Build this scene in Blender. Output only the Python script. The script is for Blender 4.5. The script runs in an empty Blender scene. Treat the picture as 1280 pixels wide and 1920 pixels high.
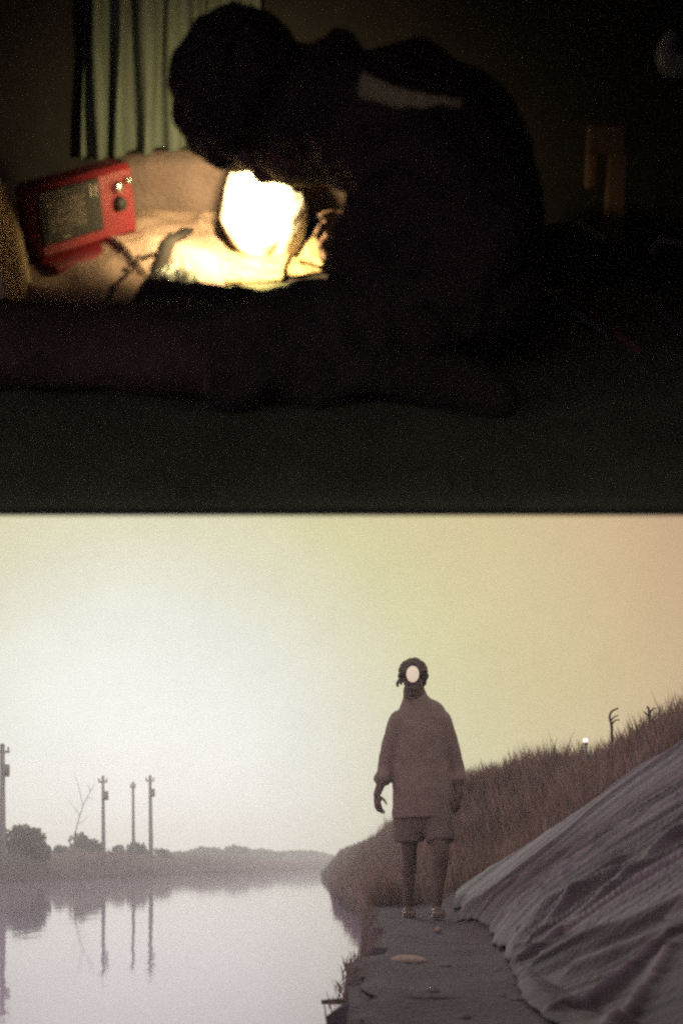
import bpy, math, random
import numpy as np
from mathutils import Vector, Matrix, noise as mnoise

random.seed(7)
rng = np.random.default_rng(11)
R = math.radians
C = bpy.context.scene.collection
sc = bpy.context.scene

# ------------------------------------------------------------------ camera
F = 2400.0            # focal length in photo pixels (photo is 1280 x 1920)
HZ = 1620.0           # photo row of the horizon
CAMZ = 0.9            # eye height above the water
cd = bpy.data.cameras.new('camera')
cam = bpy.data.objects.new('camera', cd); C.objects.link(cam)
cam.location = (0, 0, CAMZ); cam.rotation_euler = (R(90), 0, 0)
cd.sensor_fit = 'VERTICAL'; cd.sensor_height = 36; cd.sensor_width = 24
cd.lens = F / 1920 * 36
cd.shift_y = (HZ - 960) / 1920
cd.clip_start = 0.02; cd.clip_end = 3000
cd.dof.use_dof = True; cd.dof.focus_distance = 8.0; cd.dof.aperture_fstop = 4.0
sc.camera = cam

# ------------------------------------------------------------------ sky
GLOW = Vector(((270 - 640) / F, 1, (HZ - 1470) / F)).normalized()   # the hazy aureole round the hidden sun
w = bpy.data.worlds.new('World'); sc.world = w; w.use_nodes = True
nt = w.node_tree; nt.nodes.clear()
N = nt.nodes.new; LK = nt.links.new
tc = N('ShaderNodeTexCoord')
nrm = N('ShaderNodeVectorMath'); nrm.operation = 'NORMALIZE'; LK(tc.outputs['Generated'], nrm.inputs[0])
dt = N('ShaderNodeVectorMath'); dt.operation = 'DOT_PRODUCT'; LK(nrm.outputs[0], dt.inputs[0]); dt.inputs[1].default_value = GLOW
ac = N('ShaderNodeMath'); ac.operation = 'ARCCOSINE'; ac.use_clamp = False; LK(dt.outputs['Value'], ac.inputs[0])
dv = N('ShaderNodeMath'); dv.operation = 'DIVIDE'; LK(ac.outputs[0], dv.inputs[0]); dv.inputs[1].default_value = R(90)
ramp = N('ShaderNodeValToRGB'); LK(dv.outputs[0], ramp.inputs[0])
stops = [(0, (.97, .97, .95)), (5, (.91, .92, .88)), (8.0, (.81, .82, .73)), (10.5, (.72, .715, .53)), (13.5, (.68, .65, .36)),
         (18, (.685, .585, .295)), (22, (.655, .49, .255)), (26, (.59, .395, .22)), (45, (.60, .47, .37)), (90, (.62, .55, .58))]
cr = ramp.color_ramp
while len(cr.elements) < len(stops): cr.elements.new(0.5)
for e, (a, c) in zip(cr.elements, stops): e.position = a / 90; e.color = (*c, 1)
SUN_EL, SUN_AZ = R(15), math.atan2(-390, 2400)
sky = N('ShaderNodeTexSky'); sky.sky_type = 'NISHITA'; sky.sun_disc = False
sky.sun_elevation = SUN_EL; sky.sun_rotation = SUN_AZ; sky.dust_density = 4
cn = N('ShaderNodeTexNoise'); cn.inputs['Scale'].default_value = 7; cn.inputs['Detail'].default_value = 9; cn.inputs['Roughness'].default_value = .72; LK(nrm.outputs[0], cn.inputs['Vector'])
cm = N('ShaderNodeMapRange'); cm.inputs[1].default_value = .3; cm.inputs[2].default_value = .7; cm.inputs[3].default_value = .93; cm.inputs[4].default_value = 1.05; LK(cn.outputs[0], cm.inputs[0])
cx = N('ShaderNodeVectorMath'); cx.operation = 'SCALE'; LK(ramp.outputs[0], cx.inputs[0]); LK(cm.outputs[0], cx.inputs['Scale'])
bg1 = N('ShaderNodeBackground'); LK(cx.outputs[0], bg1.inputs['Color']); bg1.inputs['Strength'].default_value = 0.95
bg2 = N('ShaderNodeBackground'); LK(sky.outputs[0], bg2.inputs['Color']); bg2.inputs['Strength'].default_value = 0.0006
ad = N('ShaderNodeAddShader'); LK(bg1.outputs[0], ad.inputs[0]); LK(bg2.outputs[0], ad.inputs[1])
wo = N('ShaderNodeOutputWorld'); LK(ad.outputs[0], wo.inputs['Surface'])

sl = bpy.data.lights.new('sun', 'SUN'); sl.energy = 0.8; sl.angle = R(10); sl.color = (1, .98, .93)
so = bpy.data.objects.new('sun', sl); C.objects.link(so)
sdir = Vector((math.sin(SUN_AZ) * math.cos(SUN_EL), math.cos(SUN_AZ) * math.cos(SUN_EL), math.sin(SUN_EL)))
so.rotation_euler = sdir.to_track_quat('Z', 'Y').to_euler(); so.location = (-30, 60, 30)

vs = sc.view_settings
vs.view_transform = 'Standard'; vs.look = 'None'; vs.exposure = 0; vs.gamma = 1; vs.use_curve_mapping = False
cy = sc.cycles
cy.use_denoising = False; cy.max_bounces = 8; cy.diffuse_bounces = 4; cy.glossy_bounces = 4
cy.transmission_bounces = 6; cy.volume_bounces = 1; cy.sample_clamp_indirect = 3; cy.filter_width = 2.4
cy.caustics_reflective = False; cy.caustics_refractive = False

# ------------------------------------------------------------------ helpers
I4 = Matrix.Identity(4)
TILT = R(42)
SET = Matrix.Translation((0, 0, CAMZ)) @ Matrix.Rotation(TILT, 4, 'X')   # frame of the room in the loft
CT, ST = math.cos(TILT), math.sin(TILT)

def wp(px, py, d):                      # photo pixel at distance d -> world point
    return Vector(((px - 640) / F * d, d, CAMZ + (HZ - py) / F * d))
def rp(px, py, v=None, w=None):         # photo pixel -> room point at depth v or at height w
    u, y, z = (px - 640) / F, 1.0, (HZ - py) / F
    lv, lw = y * CT + z * ST, -y * ST + z * CT
    k = v / lv if v is not None else w / lw
    return Vector((u * k, lv * k, lw * k))

def tag(o, label=None, cat=None, group=None, kind=None):
    if label: o['label'] = label
    if cat: o['category'] = cat
    if group: o['group'] = group
    if kind: o['kind'] = kind
    return o

def empty(name, base, frame=I4):
    o = bpy.data.objects.new(name, None); C.objects.link(o)
    o.empty_display_size = 0.05
    o.matrix_world = frame @ Matrix.Translation(base)
    o['_b'] = tuple(base)
    return o

def spline(pts, n=6):
    """Catmull-Rom through rows of numbers."""
    P = np.array(pts, float); out = []
    for i in range(len(P) - 1):
        p0 = P[max(i - 1, 0)]; p1 = P[i]; p2 = P[i + 1]; p3 = P[min(i + 2, len(P) - 1)]
        for k in range(n):
            t = k / n
            out.append(.5 * ((2 * p1) + (-p0 + p2) * t + (2 * p0 - 5 * p1 + 4 * p2 - p3) * t * t + (-p0 + 3 * p1 - 3 * p2 + p3) * t ** 3))
    out.append(P[-1]); return out

class MB:
    def __init__(s): s.v = []; s.f = []
    def add(s, vs, fs):
        b = len(s.v); s.v += [tuple(x) for x in vs]; s.f += [tuple(i + b for i in f) for f in fs]; return s
    def box(s, c, size, rot=None, bev=0.0):
        hx, hy, hz = (x / 2 for x in size); c = Vector(c)
        rot = rot.to_3x3() if rot else Matrix.Identity(3)
        b = min(bev, hx * .9, hy * .9, hz * .9)
        if b <= 0:
            vs = [c + rot @ Vector((x * hx, y * hy, z * hz)) for z in (-1, 1) for x, y in ((-1, -1), (1, -1), (1, 1), (-1, 1))]
            return s.add(vs, [(3, 2, 1, 0), (4, 5, 6, 7), (0, 1, 5, 4), (1, 2, 6, 5), (2, 3, 7, 6), (3, 0, 4, 7)])
        vs = []; rings = []
        for z, ins in ((-hz, b), (-hz + b, 0), (hz - b, 0), (hz, b)):
            r = []
            for x, y in ((-1, -1), (1, -1), (1, 1), (-1, 1)):
                ax, ay = hx - ins, hy - ins
                q = [(x * (ax - b), y * ay), (x * ax, y * (ay - b))] if ins == 0 else [(x * (ax - b * .3), y * ay), (x * ax, y * (ay - b * .3))]
                if (x * y) < 0: q = q[::-1]
                if x < 0 and y < 0 or x > 0 and y > 0: q = q[::-1]
                r += q
            rings.append(r)
        for (z, _), r in zip(((-hz, 0), (-hz + b, 0), (hz - b, 0), (hz, 0)), rings):
            r2 = sorted(r, key=lambda p: math.atan2(p[1] / hy, p[0] / hx))
            vs += [c + rot @ Vector((x, y, z)) for x, y in r2]
        fs = []
        for k in range(3):
            for i in range(8):
                j = (i + 1) % 8; fs.append((k * 8 + i, k * 8 + j, k * 8 + 8 + j, k * 8 + 8 + i))
        fs.append(tuple(range(7, -1, -1))); fs.append(tuple(range(24, 32)))
        return s.add(vs, fs)
    def tube(s, pts, rad, n=10, side=None, cap=True):
        """pts: points; rad: radius, or (a, b) with a along 'side'."""
        pts = [Vector(p) for p in pts]; m = len(pts)
        vs = []; prev = None
        for i, p in enumerate(pts):
            t = (pts[min(i + 1, m - 1)] - pts[max(i - 1, 0)]).normalized()
            if side is not None: a = Vector(side)
            elif prev is not None: a = prev
            else: a = Vector((1, 0, 0)) if abs(t.x) < .8 else Vector((0, 1, 0))
            a = (a - t * a.dot(t)).normalized(); b = t.cross(a); prev = a
            r = rad[i] if isinstance(rad, (list, tuple, np.ndarray)) else rad
            ra, rb = (r if isinstance(r, (tuple, list, np.ndarray)) else (r, r))
            for k in range(n):
                th = 2 * math.pi * k / n
                vs.append(p + a * (ra * math.cos(th)) + b * (rb * math.sin(th)))
        fs = []
        for i in range(m - 1):
            for k in range(n):
                j = (k + 1) % n; fs.append((i * n + k, i * n + j, (i + 1) * n + j, (i + 1) * n + k))
        if cap: fs.append(tuple(range(n - 1, -1, -1))); fs.append(tuple(range((m - 1) * n, m * n)))
        return s.add(vs, fs)
    def ball(s, c, r, rot=None, nu=14, nv=9):
        c = Vector(c); r = (r, r, r) if not isinstance(r, (tuple, list)) else r
        rot = rot.to_3x3() if rot else Matrix.Identity(3)
        vs = [c + rot @ Vector((0, 0, -r[2]))]
        for i in range(1, nv):
            ph = -math.pi / 2 + math.pi * i / nv
            for k in range(nu):
                th = 2 * math.pi * k / nu
                vs.append(c + rot @ Vector((r[0] * math.cos(ph) * math.cos(th), r[1] * math.cos(ph) * math.sin(th), r[2] * math.sin(ph))))
        vs.append(c + rot @ Vector((0, 0, r[2])))
        fs = [(0, 1 + (k + 1) % nu, 1 + k) for k in range(nu)]
        for i in range(nv - 2):
            for k in range(nu):
                j = (k + 1) % nu; a = 1 + i * nu; fs.append((a + k, a + j, a + nu + j, a + nu + k))
        L = 1 + (nv - 1) * nu; a = 1 + (nv - 2) * nu
        fs += [(a + k, a + (k + 1) % nu, L) for k in range(nu)]
        return s.add(vs, fs)
    def limb(s, pts, rad, n=12, sub=4, side=None, flat=False):
        """capped tapered limb with rounded ends, splined through joints."""
        rr = [(r, r) if not isinstance(r, (tuple, list)) else r for r in rad]
        rows = spline([(*p, *r) for p, r in zip(pts, rr)], sub)
        P = [Vector(q[:3]) for q in rows]; Q = [(q[3], q[4]) for q in rows]
        d0 = (P[0] - P[1]).normalized(); d1 = (P[-1] - P[-2]).normalized()
        a = []; b = []
        for k in (.95, .75, .4):
            c = math.sqrt(1 - k * k)
            a.append((P[0] + d0 * (k * min(Q[0])), (Q[0][0] * c, Q[0][1] * c))); b.append((P[-1] + d1 * (k * min(Q[-1])), (Q[-1][0] * c, Q[-1][1] * c)))
        if flat: a = []
        P = [x[0] for x in a] + P + [x[0] for x in b[::-1]]; Q = [x[1] for x in a] + Q + [x[1] for x in b[::-1]]
        return s.tube(P, Q, n, side)
    def grid(s, fn, nu, nv, closed=False):
        vs = [fn(i / nu, j / nv) for j in range(nv + 1) for i in range(nu + 1)]
        fs = [(j * (nu + 1) + i, j * (nu + 1) + i + 1, (j + 1) * (nu + 1) + i + 1, (j + 1) * (nu + 1) + i) for j in range(nv) for i in range(nu)]
        return s.add(vs, fs)
    def build(s, name, mat, parent=None, base=None, frame=I4, smooth=True):
        if base is None: base = Vector(parent['_b']) if parent is not None else Vector((0, 0, 0))
        base = Vector(base)
        me = bpy.data.meshes.new(name)
        vs = np.array([tuple(x) for x in s.v], float) - np.array(base)
        me.from_pydata(vs.tolist(), [], s.f); me.update()
        if smooth: me.polygons.foreach_set('use_smooth', [True] * len(me.polygons))
        me.materials.append(mat)
        o = bpy.data.objects.new(name, me); C.objects.link(o)
        if parent is not None: o.parent = parent
        else: o.matrix_world = frame @ Matrix.Translation(base)
        o['_b'] = tuple(base)
        return o

def remesh(o, size, it=4, fac=.6):
    m = o.modifiers.new('union', 'REMESH'); m.mode = 'VOXEL'; m.voxel_size = size; m.use_smooth_shade = True
    if it:
        m = o.modifiers.new('soften', 'SMOOTH'); m.iterations = it; m.factor = fac
    return o
def thick(o, t, off=0):
    m = o.modifiers.new('thickness', 'SOLIDIFY'); m.thickness = t; m.offset = off; return o
def subd(o, n=1):
    m = o.modifiers.new('subd', 'SUBSURF'); m.levels = n; m.render_levels = n; return o

def mat(name, col, rough=.8, var=.25, scale=20., bump=0., bscale=None, metal=0., col2=None, attr=None, emit=None, estr=0., stretch=(1, 1, 1), spec=.3, trans=0., alpha=1., sheen=0.):
    m = bpy.data.materials.new(name); m.use_nodes = True
    t = m.node_tree; n = t.nodes; l = t.links; p = n['Principled BSDF']
    p.inputs['Roughness'].default_value = rough; p.inputs['Metallic'].default_value = metal
    p.inputs['Specular IOR Level'].default_value = spec
    p.inputs['Transmission Weight'].default_value = trans; p.inputs['Alpha'].default_value = alpha
    p.inputs['Sheen Weight'].default_value = sheen
    co = n.new('ShaderNodeTexCoord'); mp = n.new('ShaderNodeMapping'); mp.inputs['Scale'].default_value = stretch
    l.new(co.outputs['Object'], mp.inputs[0])
    nz = n.new('ShaderNodeTexNoise'); nz.inputs['Scale'].default_value = scale; nz.inputs['Detail'].default_value = 5; nz.inputs['Roughness'].default_value = .6
    l.new(mp.outputs[0], nz.inputs['Vector'])
    mx = n.new('ShaderNodeMix'); mx.data_type = 'RGBA'
    c2 = col2 or tuple(c * (1 - var) for c in col)
    c1 = col if col2 else tuple(min(1, c * (1 + var)) for c in col)
    mx.inputs[6].default_value = (*c2, 1); mx.inputs[7].default_value = (*c1, 1)
    mr = n.new('ShaderNodeMapRange'); mr.inputs[1].default_value = .3; mr.inputs[2].default_value = .7
    l.new(nz.outputs[0], mr.inputs[0]); l.new(mr.outputs[0], mx.inputs[0])
    out = mx.outputs[2]
    if attr:
        at = n.new('ShaderNodeAttribute'); at.attribute_name = attr
        mm = n.new('ShaderNodeMix'); mm.data_type = 'RGBA'; mm.blend_type = 'MULTIPLY'; mm.inputs[0].default_value = 1
        l.new(out, mm.inputs[6]); l.new(at.outputs['Color'], mm.inputs[7]); out = mm.outputs[2]
    l.new(out, p.inputs['Base Color'])
    if bump:
        nb = n.new('ShaderNodeTexNoise'); nb.inputs['Scale'].default_value = bscale or scale * 3; nb.inputs['Detail'].default_value = 4
        l.new(mp.outputs[0], nb.inputs['Vector'])
        bp = n.new('ShaderNodeBump'); bp.inputs['Strength'].default_value = bump; bp.inputs['Distance'].default_value = .02
        l.new(nb.outputs[0], bp.inputs['Height']); l.new(bp.outputs[0], p.inputs['Normal'])
    if emit:
        p.inputs['Emission Color'].default_value = (*emit, 1); p.inputs['Emission Strength'].default_value = estr
    return m

def translucent(m, amt):
    t = m.node_tree; n = t.nodes; l = t.links; p = n['Principled BSDF']; out = n['Material Output']
    tr_ = n.new('ShaderNodeBsdfTranslucent'); mx = n.new('ShaderNodeMixShader'); mx.inputs[0].default_value = amt
    l.new(p.inputs['Base Color'].links[0].from_socket, tr_.inputs[0]); l.new(p.outputs[0], mx.inputs[1]); l.new(tr_.outputs[0], mx.inputs[2]); l.new(mx.outputs[0], out.inputs[0])
    return m
def rumple(o, amt, size, seed=0):
    tx = bpy.data.textures.new('cloth folds', 'CLOUDS'); tx.noise_scale = size; tx.noise_depth = 2
    m = o.modifiers.new('folds', 'DISPLACE'); m.texture = tx; m.strength = amt; m.mid_level = .5; m.texture_coords = 'LOCAL'
    return o

_perm = rng.permutation(4096)
def vnoise(x, y, seed=0):
    """smooth value noise in -1..1 (numpy arrays)"""
    x = np.asarray(x, float); y = np.asarray(y, float)
    xi = np.floor(x).astype(int); yi = np.floor(y).astype(int); fx = x - xi; fy = y - yi
    fx = fx * fx * fx * (fx * (fx * 6 - 15) + 10); fy = fy * fy * fy * (fy * (fy * 6 - 15) + 10)
    h = lambda a, b: _perm[(_perm[(a + seed * 131) % 4096] + b * 17) % 4096] / 4095. * 2 - 1
    return (h(xi, yi) * (1 - fx) + h(xi + 1, yi) * fx) * (1 - fy) + (h(xi, yi + 1) * (1 - fx) + h(xi + 1, yi + 1) * fx) * fy
def fbm(x, y, o=4, seed=0):
    return sum(vnoise(x * 2 ** k, y * 2 ** k, seed + k) * .5 ** k for k in range(o)) / 1.9

# ------------------------------------------------------------------ materials
M = {}
M['earth'] = mat('trodden earth', (.10, .070, .092), .95, .35, 7, 1.0, 45, col2=(.055, .038, .051))
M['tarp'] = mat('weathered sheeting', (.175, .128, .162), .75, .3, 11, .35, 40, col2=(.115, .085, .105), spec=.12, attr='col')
M['shade_tarp'] = mat('shade toned sheeting', (.062, .044, .056), .8, .3, 9, .25, 40, spec=.15, attr='col')
M['reed'] = translucent(mat('dry reed', (1, 1, 1), .9, .12, 3, attr='col'), .5)
M['leaf'] = translucent(mat('scrub leaves', (1, 1, 1), .85, .15, 2, attr='col'), .4)
M['bark'] = mat('bark', (.11, .08, .07), .95, .4, 25, .6)
M['pole'] = mat('weathered pole wood', (.30, .27, .25), .9, .3, 12, .4, stretch=(1, 1, .15))
M['stone'] = mat('pale stone', (.40, .30, .24), .9, .25, 18, .5)
M['skin'] = mat('skin', (.14, .088, .068), .6, .12, 30, .1)
M['shirt'] = mat('taupe shirt cloth', (.265, .182, .145), .95, .12, 14, .3, 90, sheen=.15)
M['shorts'] = mat('olive shorts cloth', (.19, .133, .108), .95, .18, 14, .3, 90)
M['hair'] = mat('dark hair', (.045, .032, .026), .8, .4, 60, .8, 120)
M['strap'] = mat('black elastic', (.03, .026, .024), .9, .3, 60)
M['leather'] = mat('worn leather', (.16, .11, .10), .7, .3, 30, .4)
M['lens'] = mat('lit lamp lens', (.5, .42, .34), .3, 0, 5, emit=(1, .80, .58), estr=.58)
M['globe'] = mat('lit white globe', (.9, .85, .8), .3, 0, 5, emit=(1, .85, .75), estr=1.0)
M['canvas'] = mat('brown roof canvas', (.12, .10, .08), .9, .1, 6)
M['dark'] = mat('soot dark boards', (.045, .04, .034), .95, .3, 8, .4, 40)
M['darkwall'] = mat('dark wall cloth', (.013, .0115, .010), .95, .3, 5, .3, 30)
M['curtain'] = mat('grey green curtain', (.092, .115, .094), .95, .14, 30, .3, 160, stretch=(1, 1, .3))
M['backrest'] = mat('dusty brown upholstery', (.17, .125, .11), .95, .2, 10, .5, 150)
M['ground_cloth'] = mat('dark green cloth', (.11, .118, .07), .95, .25, 6, .5, 140)
M['brown_cloth'] = mat('brown canvas', (.36, .255, .20), .95, .18, 9, .5, 170)
M['red'] = mat('red plastic', (.135, .010, .015), .45, .12, 12, .08, 60, spec=.5)
M['black_plastic'] = mat('black plastic', (.018, .018, .017), .6, .2, 20, spec=.25)
M['chrome'] = mat('scuffed metal', (.6, .58, .52), .3, .15, 40, metal=1)
M['paper'] = mat('white paper', (.82, .80, .72), .9, .05, 14, .25, 70)
M['page'] = mat('printed page', (.52, .42, .24), .9, .25, 38, .4, 80, col2=(.22, .15, .07))
M['wood'] = mat('pale pine', (.82, .64, .40), .75, .25, 8, .3, stretch=(1, 1, .1))
M['brown_wood'] = mat('brown wood', (.16, .10, .065), .8, .25, 8, .3, stretch=(1, 1, .12))
M['red_wood'] = mat('red painted wood', (.20, .09, .07), .8, .25, 10, .3)
M['pale_wood'] = mat('pale stick', (.45, .42, .30), .8, .25, 10, .3)
M['green_cloth'] = mat('grey green cloth', (.24, .28, .25), .95, .2, 20, .4)
M['grey_metal'] = mat('dull grey metal', (.22, .23, .22), .5, .2, 20, metal=.6)
M['jacket'] = mat('dark brown jacket', (.045, .033, .027), .95, .25, 10, .5, 120)
M['trousers'] = mat('black trousers', (.060, .048, .040), .95, .25, 10, .5, 120)
M['scarf'] = mat('olive scarf', (.34, .36, .16), .95, .2, 20, .5, 120)
M['wrapper'] = mat('clear crumpled plastic', (.62, .66, .55), .15, .1, 30, .3, 60, spec=.8)

# screen print on the small device: pale specks and bars on black
def screen_mat():
    m = bpy.data.materials.new('device screen'); m.use_nodes = True
    t = m.node_tree; n = t.nodes; l = t.links; p = n['Principled BSDF']
    p.inputs['Roughness'].default_value = .6; p.inputs['Specular IOR Level'].default_value = .2
    co = n.new('ShaderNodeTexCoord'); mp = n.new('ShaderNodeMapping'); mp.inputs['Scale'].default_value = (330, 330, 330); l.new(co.outputs['Object'], mp.inputs[0])
    vo = n.new('ShaderNodeTexVoronoi'); vo.inputs['Scale'].default_value = 1; l.new(mp.outputs[0], vo.inputs['Vector'])
    rp_ = n.new('ShaderNodeValToRGB'); rp_.color_ramp.elements[0].color = (.30, .25, .21, 1); rp_.color_ramp.elements[1].color = (.02, .018, .015, 1)
    rp_.color_ramp.elements[0].position = .1; rp_.color_ramp.elements[1].position = .5
    l.new(vo.outputs['Distance'], rp_.inputs[0]); l.new(rp_.outputs[0], p.inputs['Base Color'])
    return m
M['screen'] = screen_mat()

# water
def water_mat():
    m = bpy.data.materials.new('still water'); m.use_nodes = True
    t = m.node_tree; n = t.nodes; l = t.links; p = n['Principled BSDF']
    p.inputs['Base Color'].default_value = (.44, .335, .52, 1); p.inputs['Roughness'].default_value = .04; p.inputs['IOR'].default_value = 1.42
    co = n.new('ShaderNodeTexCoord'); mp = n.new('ShaderNodeMapping'); mp.inputs['Scale'].default_value = (1.0, .35, 1); l.new(co.outputs['Object'], mp.inputs[0])
    a = n.new('ShaderNodeTexNoise'); a.inputs['Scale'].default_value = 2.2; a.inputs['Detail'].default_value = 4; l.new(mp.outputs[0], a.inputs['Vector'])
    b = n.new('ShaderNodeBump'); b.inputs['Strength'].default_value = .16; b.inputs['Distance'].default_value = .02
    l.new(a.outputs[0], b.inputs['Height']); l.new(b.outputs[0], p.inputs['Normal'])
    return m
M['water'] = water_mat()

# ------------------------------------------------------------------ the ground: canal bed, path, embankment, far bank
def pw(tab, y):
    return np.interp(y, [t[0] for t in tab], [t[1] for t in tab])
PATH_Z = .515
EDGE = [(-20, -1.2), (0, -.6), (2, -.1), (3.04, .0), (3.7, -.005), (4.1, .0), (4.46, .015), (5.2, .07), (6.2, .14), (7.16, .185), (9.1, .19), (12, .27), (20, .34), (30, -.12), (48, -.42), (88, -1.4), (216, -2.2), (450, -2.5)]
FOOT = [(-20, .62), (3, .62), (4.75, .60), (7, .74), (9.9, .80), (13, .62), (20, .45), (30, 0), (48, -.3), (88, -1.3), (216, -2.1), (450, -2.4)]
CREST = [(-20, 2.4), (7, 2.0), (8, 2.08), (10.5, 2.12), (12.9, 1.62), (14, 1.36), (20, 1.38), (38, 1.35), (88, .0), (216, -1.2), (450, -1.5)]
def left_x(y): return -22.4 + .0955 * np.asarray(y, float)
def sstep(a, b, x):
    t = np.clip((x - a) / (b - a), 0, 1); return t * t * (3 - 2 * t)
def ground(x, y):
    x = np.asarray(x, float); y = np.asarray(y, float)
    e = pw(EDGE, y); f = pw(FOOT, y); c = pw(CREST, y)
    pz = np.where(y < 12, PATH_Z, np.interp(y, [12, 22], [PATH_Z, .15]))
    bankz = pz + (x - f) / np.maximum(c - f, .2) * (1.73 - pz)
    right = np.where(x < f, pz, np.minimum(bankz, 1.73 + np.interp(y, [8, 10.5], [.15, 0]) + .02 * np.minimum(x - c, 6)))
    right = right + np.where(x > f, .018, .03) * fbm(x * 3.5, y * 1.6, 3, 3)
    drop = sstep(-.09, .02, x - e + .10 * fbm(x * 3, y * 2.2, 3, 5) * (y > 0))
    z = -.7 + (right + .7) * drop
    lx = left_x(y)
    lz = -.7 + (1.15 + .25 * fbm(x * .3, y * .1, 2, 9)) * sstep(-.4, 1.6, lx - x)
    return np.where(x < lx + .5, np.maximum(lz, -.7), z)

xs = np.unique(np.concatenate([np.arange(-320, -40, 20), np.arange(-40, -4, 1.0), np.arange(-4, -1, .3), np.arange(-1, 2.6, .06), np.arange(2.6, 8, .5), np.arange(8, 60, 6), np.arange(60, 330, 30)]))
ys = np.unique(np.concatenate([np.arange(-18, 0, 1.5), np.arange(0, 14, .1), np.arange(14, 40, .5), np.arange(40, 120, 2.5), np.arange(120, 441, 10)]))
GX, GY = np.meshgrid(xs, ys); GZ = ground(GX, GY)
g = MB(); nx, ny = len(xs), len(ys)
g.v = list(zip(GX.ravel(), GY.ravel(), GZ.ravel()))
g.f = [(j * nx + i, j * nx + i + 1, (j + 1) * nx + i + 1, (j + 1) * nx + i) for j in range(ny - 1) for i in range(nx - 1)]
tag(g.build('ground', M['earth']), kind='structure')
wm = MB().add([(-320, -18, 0), (40, -18, 0), (40, 440, 0), (-320, 440, 0)], [(0, 1, 2, 3)])
tag(wm.build('water', M['water'], smooth=False), kind='structure')

# ------------------------------------------------------------------ grass and reeds (uncountable)
def blades(name, X, Y, Z, H, W, lean, cols, matl):
    n = len(X); a = rng.uniform(0, 2 * math.pi, n); la = rng.uniform(0, 2 * math.pi, n)
    dx, dy = np.cos(a) * W / 2, np.sin(a) * W / 2
    lx, ly = np.cos(la) * lean * H, np.sin(la) * lean * H
    V = np.empty((n, 5, 3))
    V[:, 0] = np.stack([X - dx, Y - dy, Z], 1); V[:, 1] = np.stack([X + dx, Y + dy, Z], 1)
    mz = Z + H * .55
    V[:, 2] = np.stack([X + lx * .3 - dx * .8, Y + ly * .3 - dy * .8, mz], 1); V[:, 3] = np.stack([X + lx * .3 + dx * .8, Y + ly * .3 + dy * .8, mz], 1)
    V[:, 4] = np.stack([X + lx, Y + ly, Z + H], 1)
    idx = np.arange(n)[:, None] * 5
    q = np.concatenate([idx + [0, 1, 3], idx + [0, 3, 2], idx + [2, 3, 4]], 1).reshape(-1, 3)
    me = bpy.data.meshes.new(name); me.from_pydata(V.reshape(-1, 3).tolist(), [], q.tolist()); me.update()
    ca = me.color_attributes.new('col', 'FLOAT_COLOR', 'POINT')
    cc = np.ones((n, 5, 4)); cc[:, :, :3] = cols[:, None, :]
    ca.data.foreach_set('color', cc.ravel()); me.materials.append(matl)
    o = bpy.data.objects.new(name, me); C.objects.link(o); return o

PAL = np.array([(.34, .235, .185), (.27, .215, .155), (.35, .22, .19), (.25, .195, .15), (.38, .29, .235)]) * np.array((.92, .86, .95))
def tarp_top(y): return 1.01 + (9.9 - y) * .215
# embankment reeds: density falls with distance
X = []; Y = []
for (y0, y1, n) in ((5.5, 10, 22000), (10, 16, 26000), (16, 26, 13000), (26, 48, 11000), (48, 95, 8000), (95, 200, 5000)):
    y = rng.uniform(y0, y1, n); e = pw(EDGE, y); c = pw(CREST, y)
    t = rng.uniform(0, 1, n); x = e - .02 + (c + 1.2 - e) * t
    keep = np.where(y < 11.5, x > np.maximum(tarp_top(y) + .03, np.where(y > 9.9, pw(FOOT, y) + .02, -9)), True)
    X.append(x[keep]); Y.append(y[keep])
X = np.concatenate(X); Y = np.concatenate(Y); Z = ground(X, Y) - .03
patch = fbm(X * 1.3, Y * .7, 3, 21)
ci = np.clip(((patch + .5) * 4 + rng.normal(0, .9, len(X))).astype(int), 0, 4)
cols = PAL[ci] * rng.uniform(.6, 1.35, len(X))[:, None] * (1 + .35 * fbm(X * 4, Y * 1.6, 3, 77))[:, None]
H = rng.uniform(.10, .25, len(X)) * (1 + .5 * fbm(X * 2.2, Y * .9, 3, 4)) * rng.choice([.7, 1, 1, 1.15], len(X)) * np.where((Y > 11.5) & (Y < 40), 1.35 + .8 * np.clip(fbm(X * 1.6, Y * .5, 2, 88), -.4, 1), 1) * np.where(Y > 26, 1.15, 1)
Wd = np.clip(.003 + .0007 * Y, .006, .06)
tag(blades('embankment_reeds', X, Y, Z, H, Wd, .28, cols, M['reed']), 'brown dry reeds covering the embankment behind the sheeting', 'reeds', kind='stuff')
# short tufts on the path edge
n = 3200; y = rng.uniform(3.4, 12, n); x = pw(EDGE, y) + np.abs(rng.normal(0, .05, n)) - .08
cols = PAL[rng.integers(0, 5, n)] * .8
tag(blades('path_edge_grass', x, y, ground(x, y) - .01, rng.uniform(.012, .06, n), np.full(n, .005), .6, cols, M['reed']), 'short dark tufts along the water edge of the path', 'grass', kind='stuff')
n = 900; y = rng.uniform(3, 11, n); x = pw(EDGE, y) + rng.uniform(0, 1, n) * (pw(FOOT, y) - pw(EDGE, y))
tag(blades('path_litter', x, y, ground(x, y) - .004, rng.uniform(.004, .012, n), np.full(n, .005), 1.6, PAL[rng.integers(0, 5, n)] * .9, M['reed']), 'dry grass litter scattered over the earth path', 'litter', kind='stuff')
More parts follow.
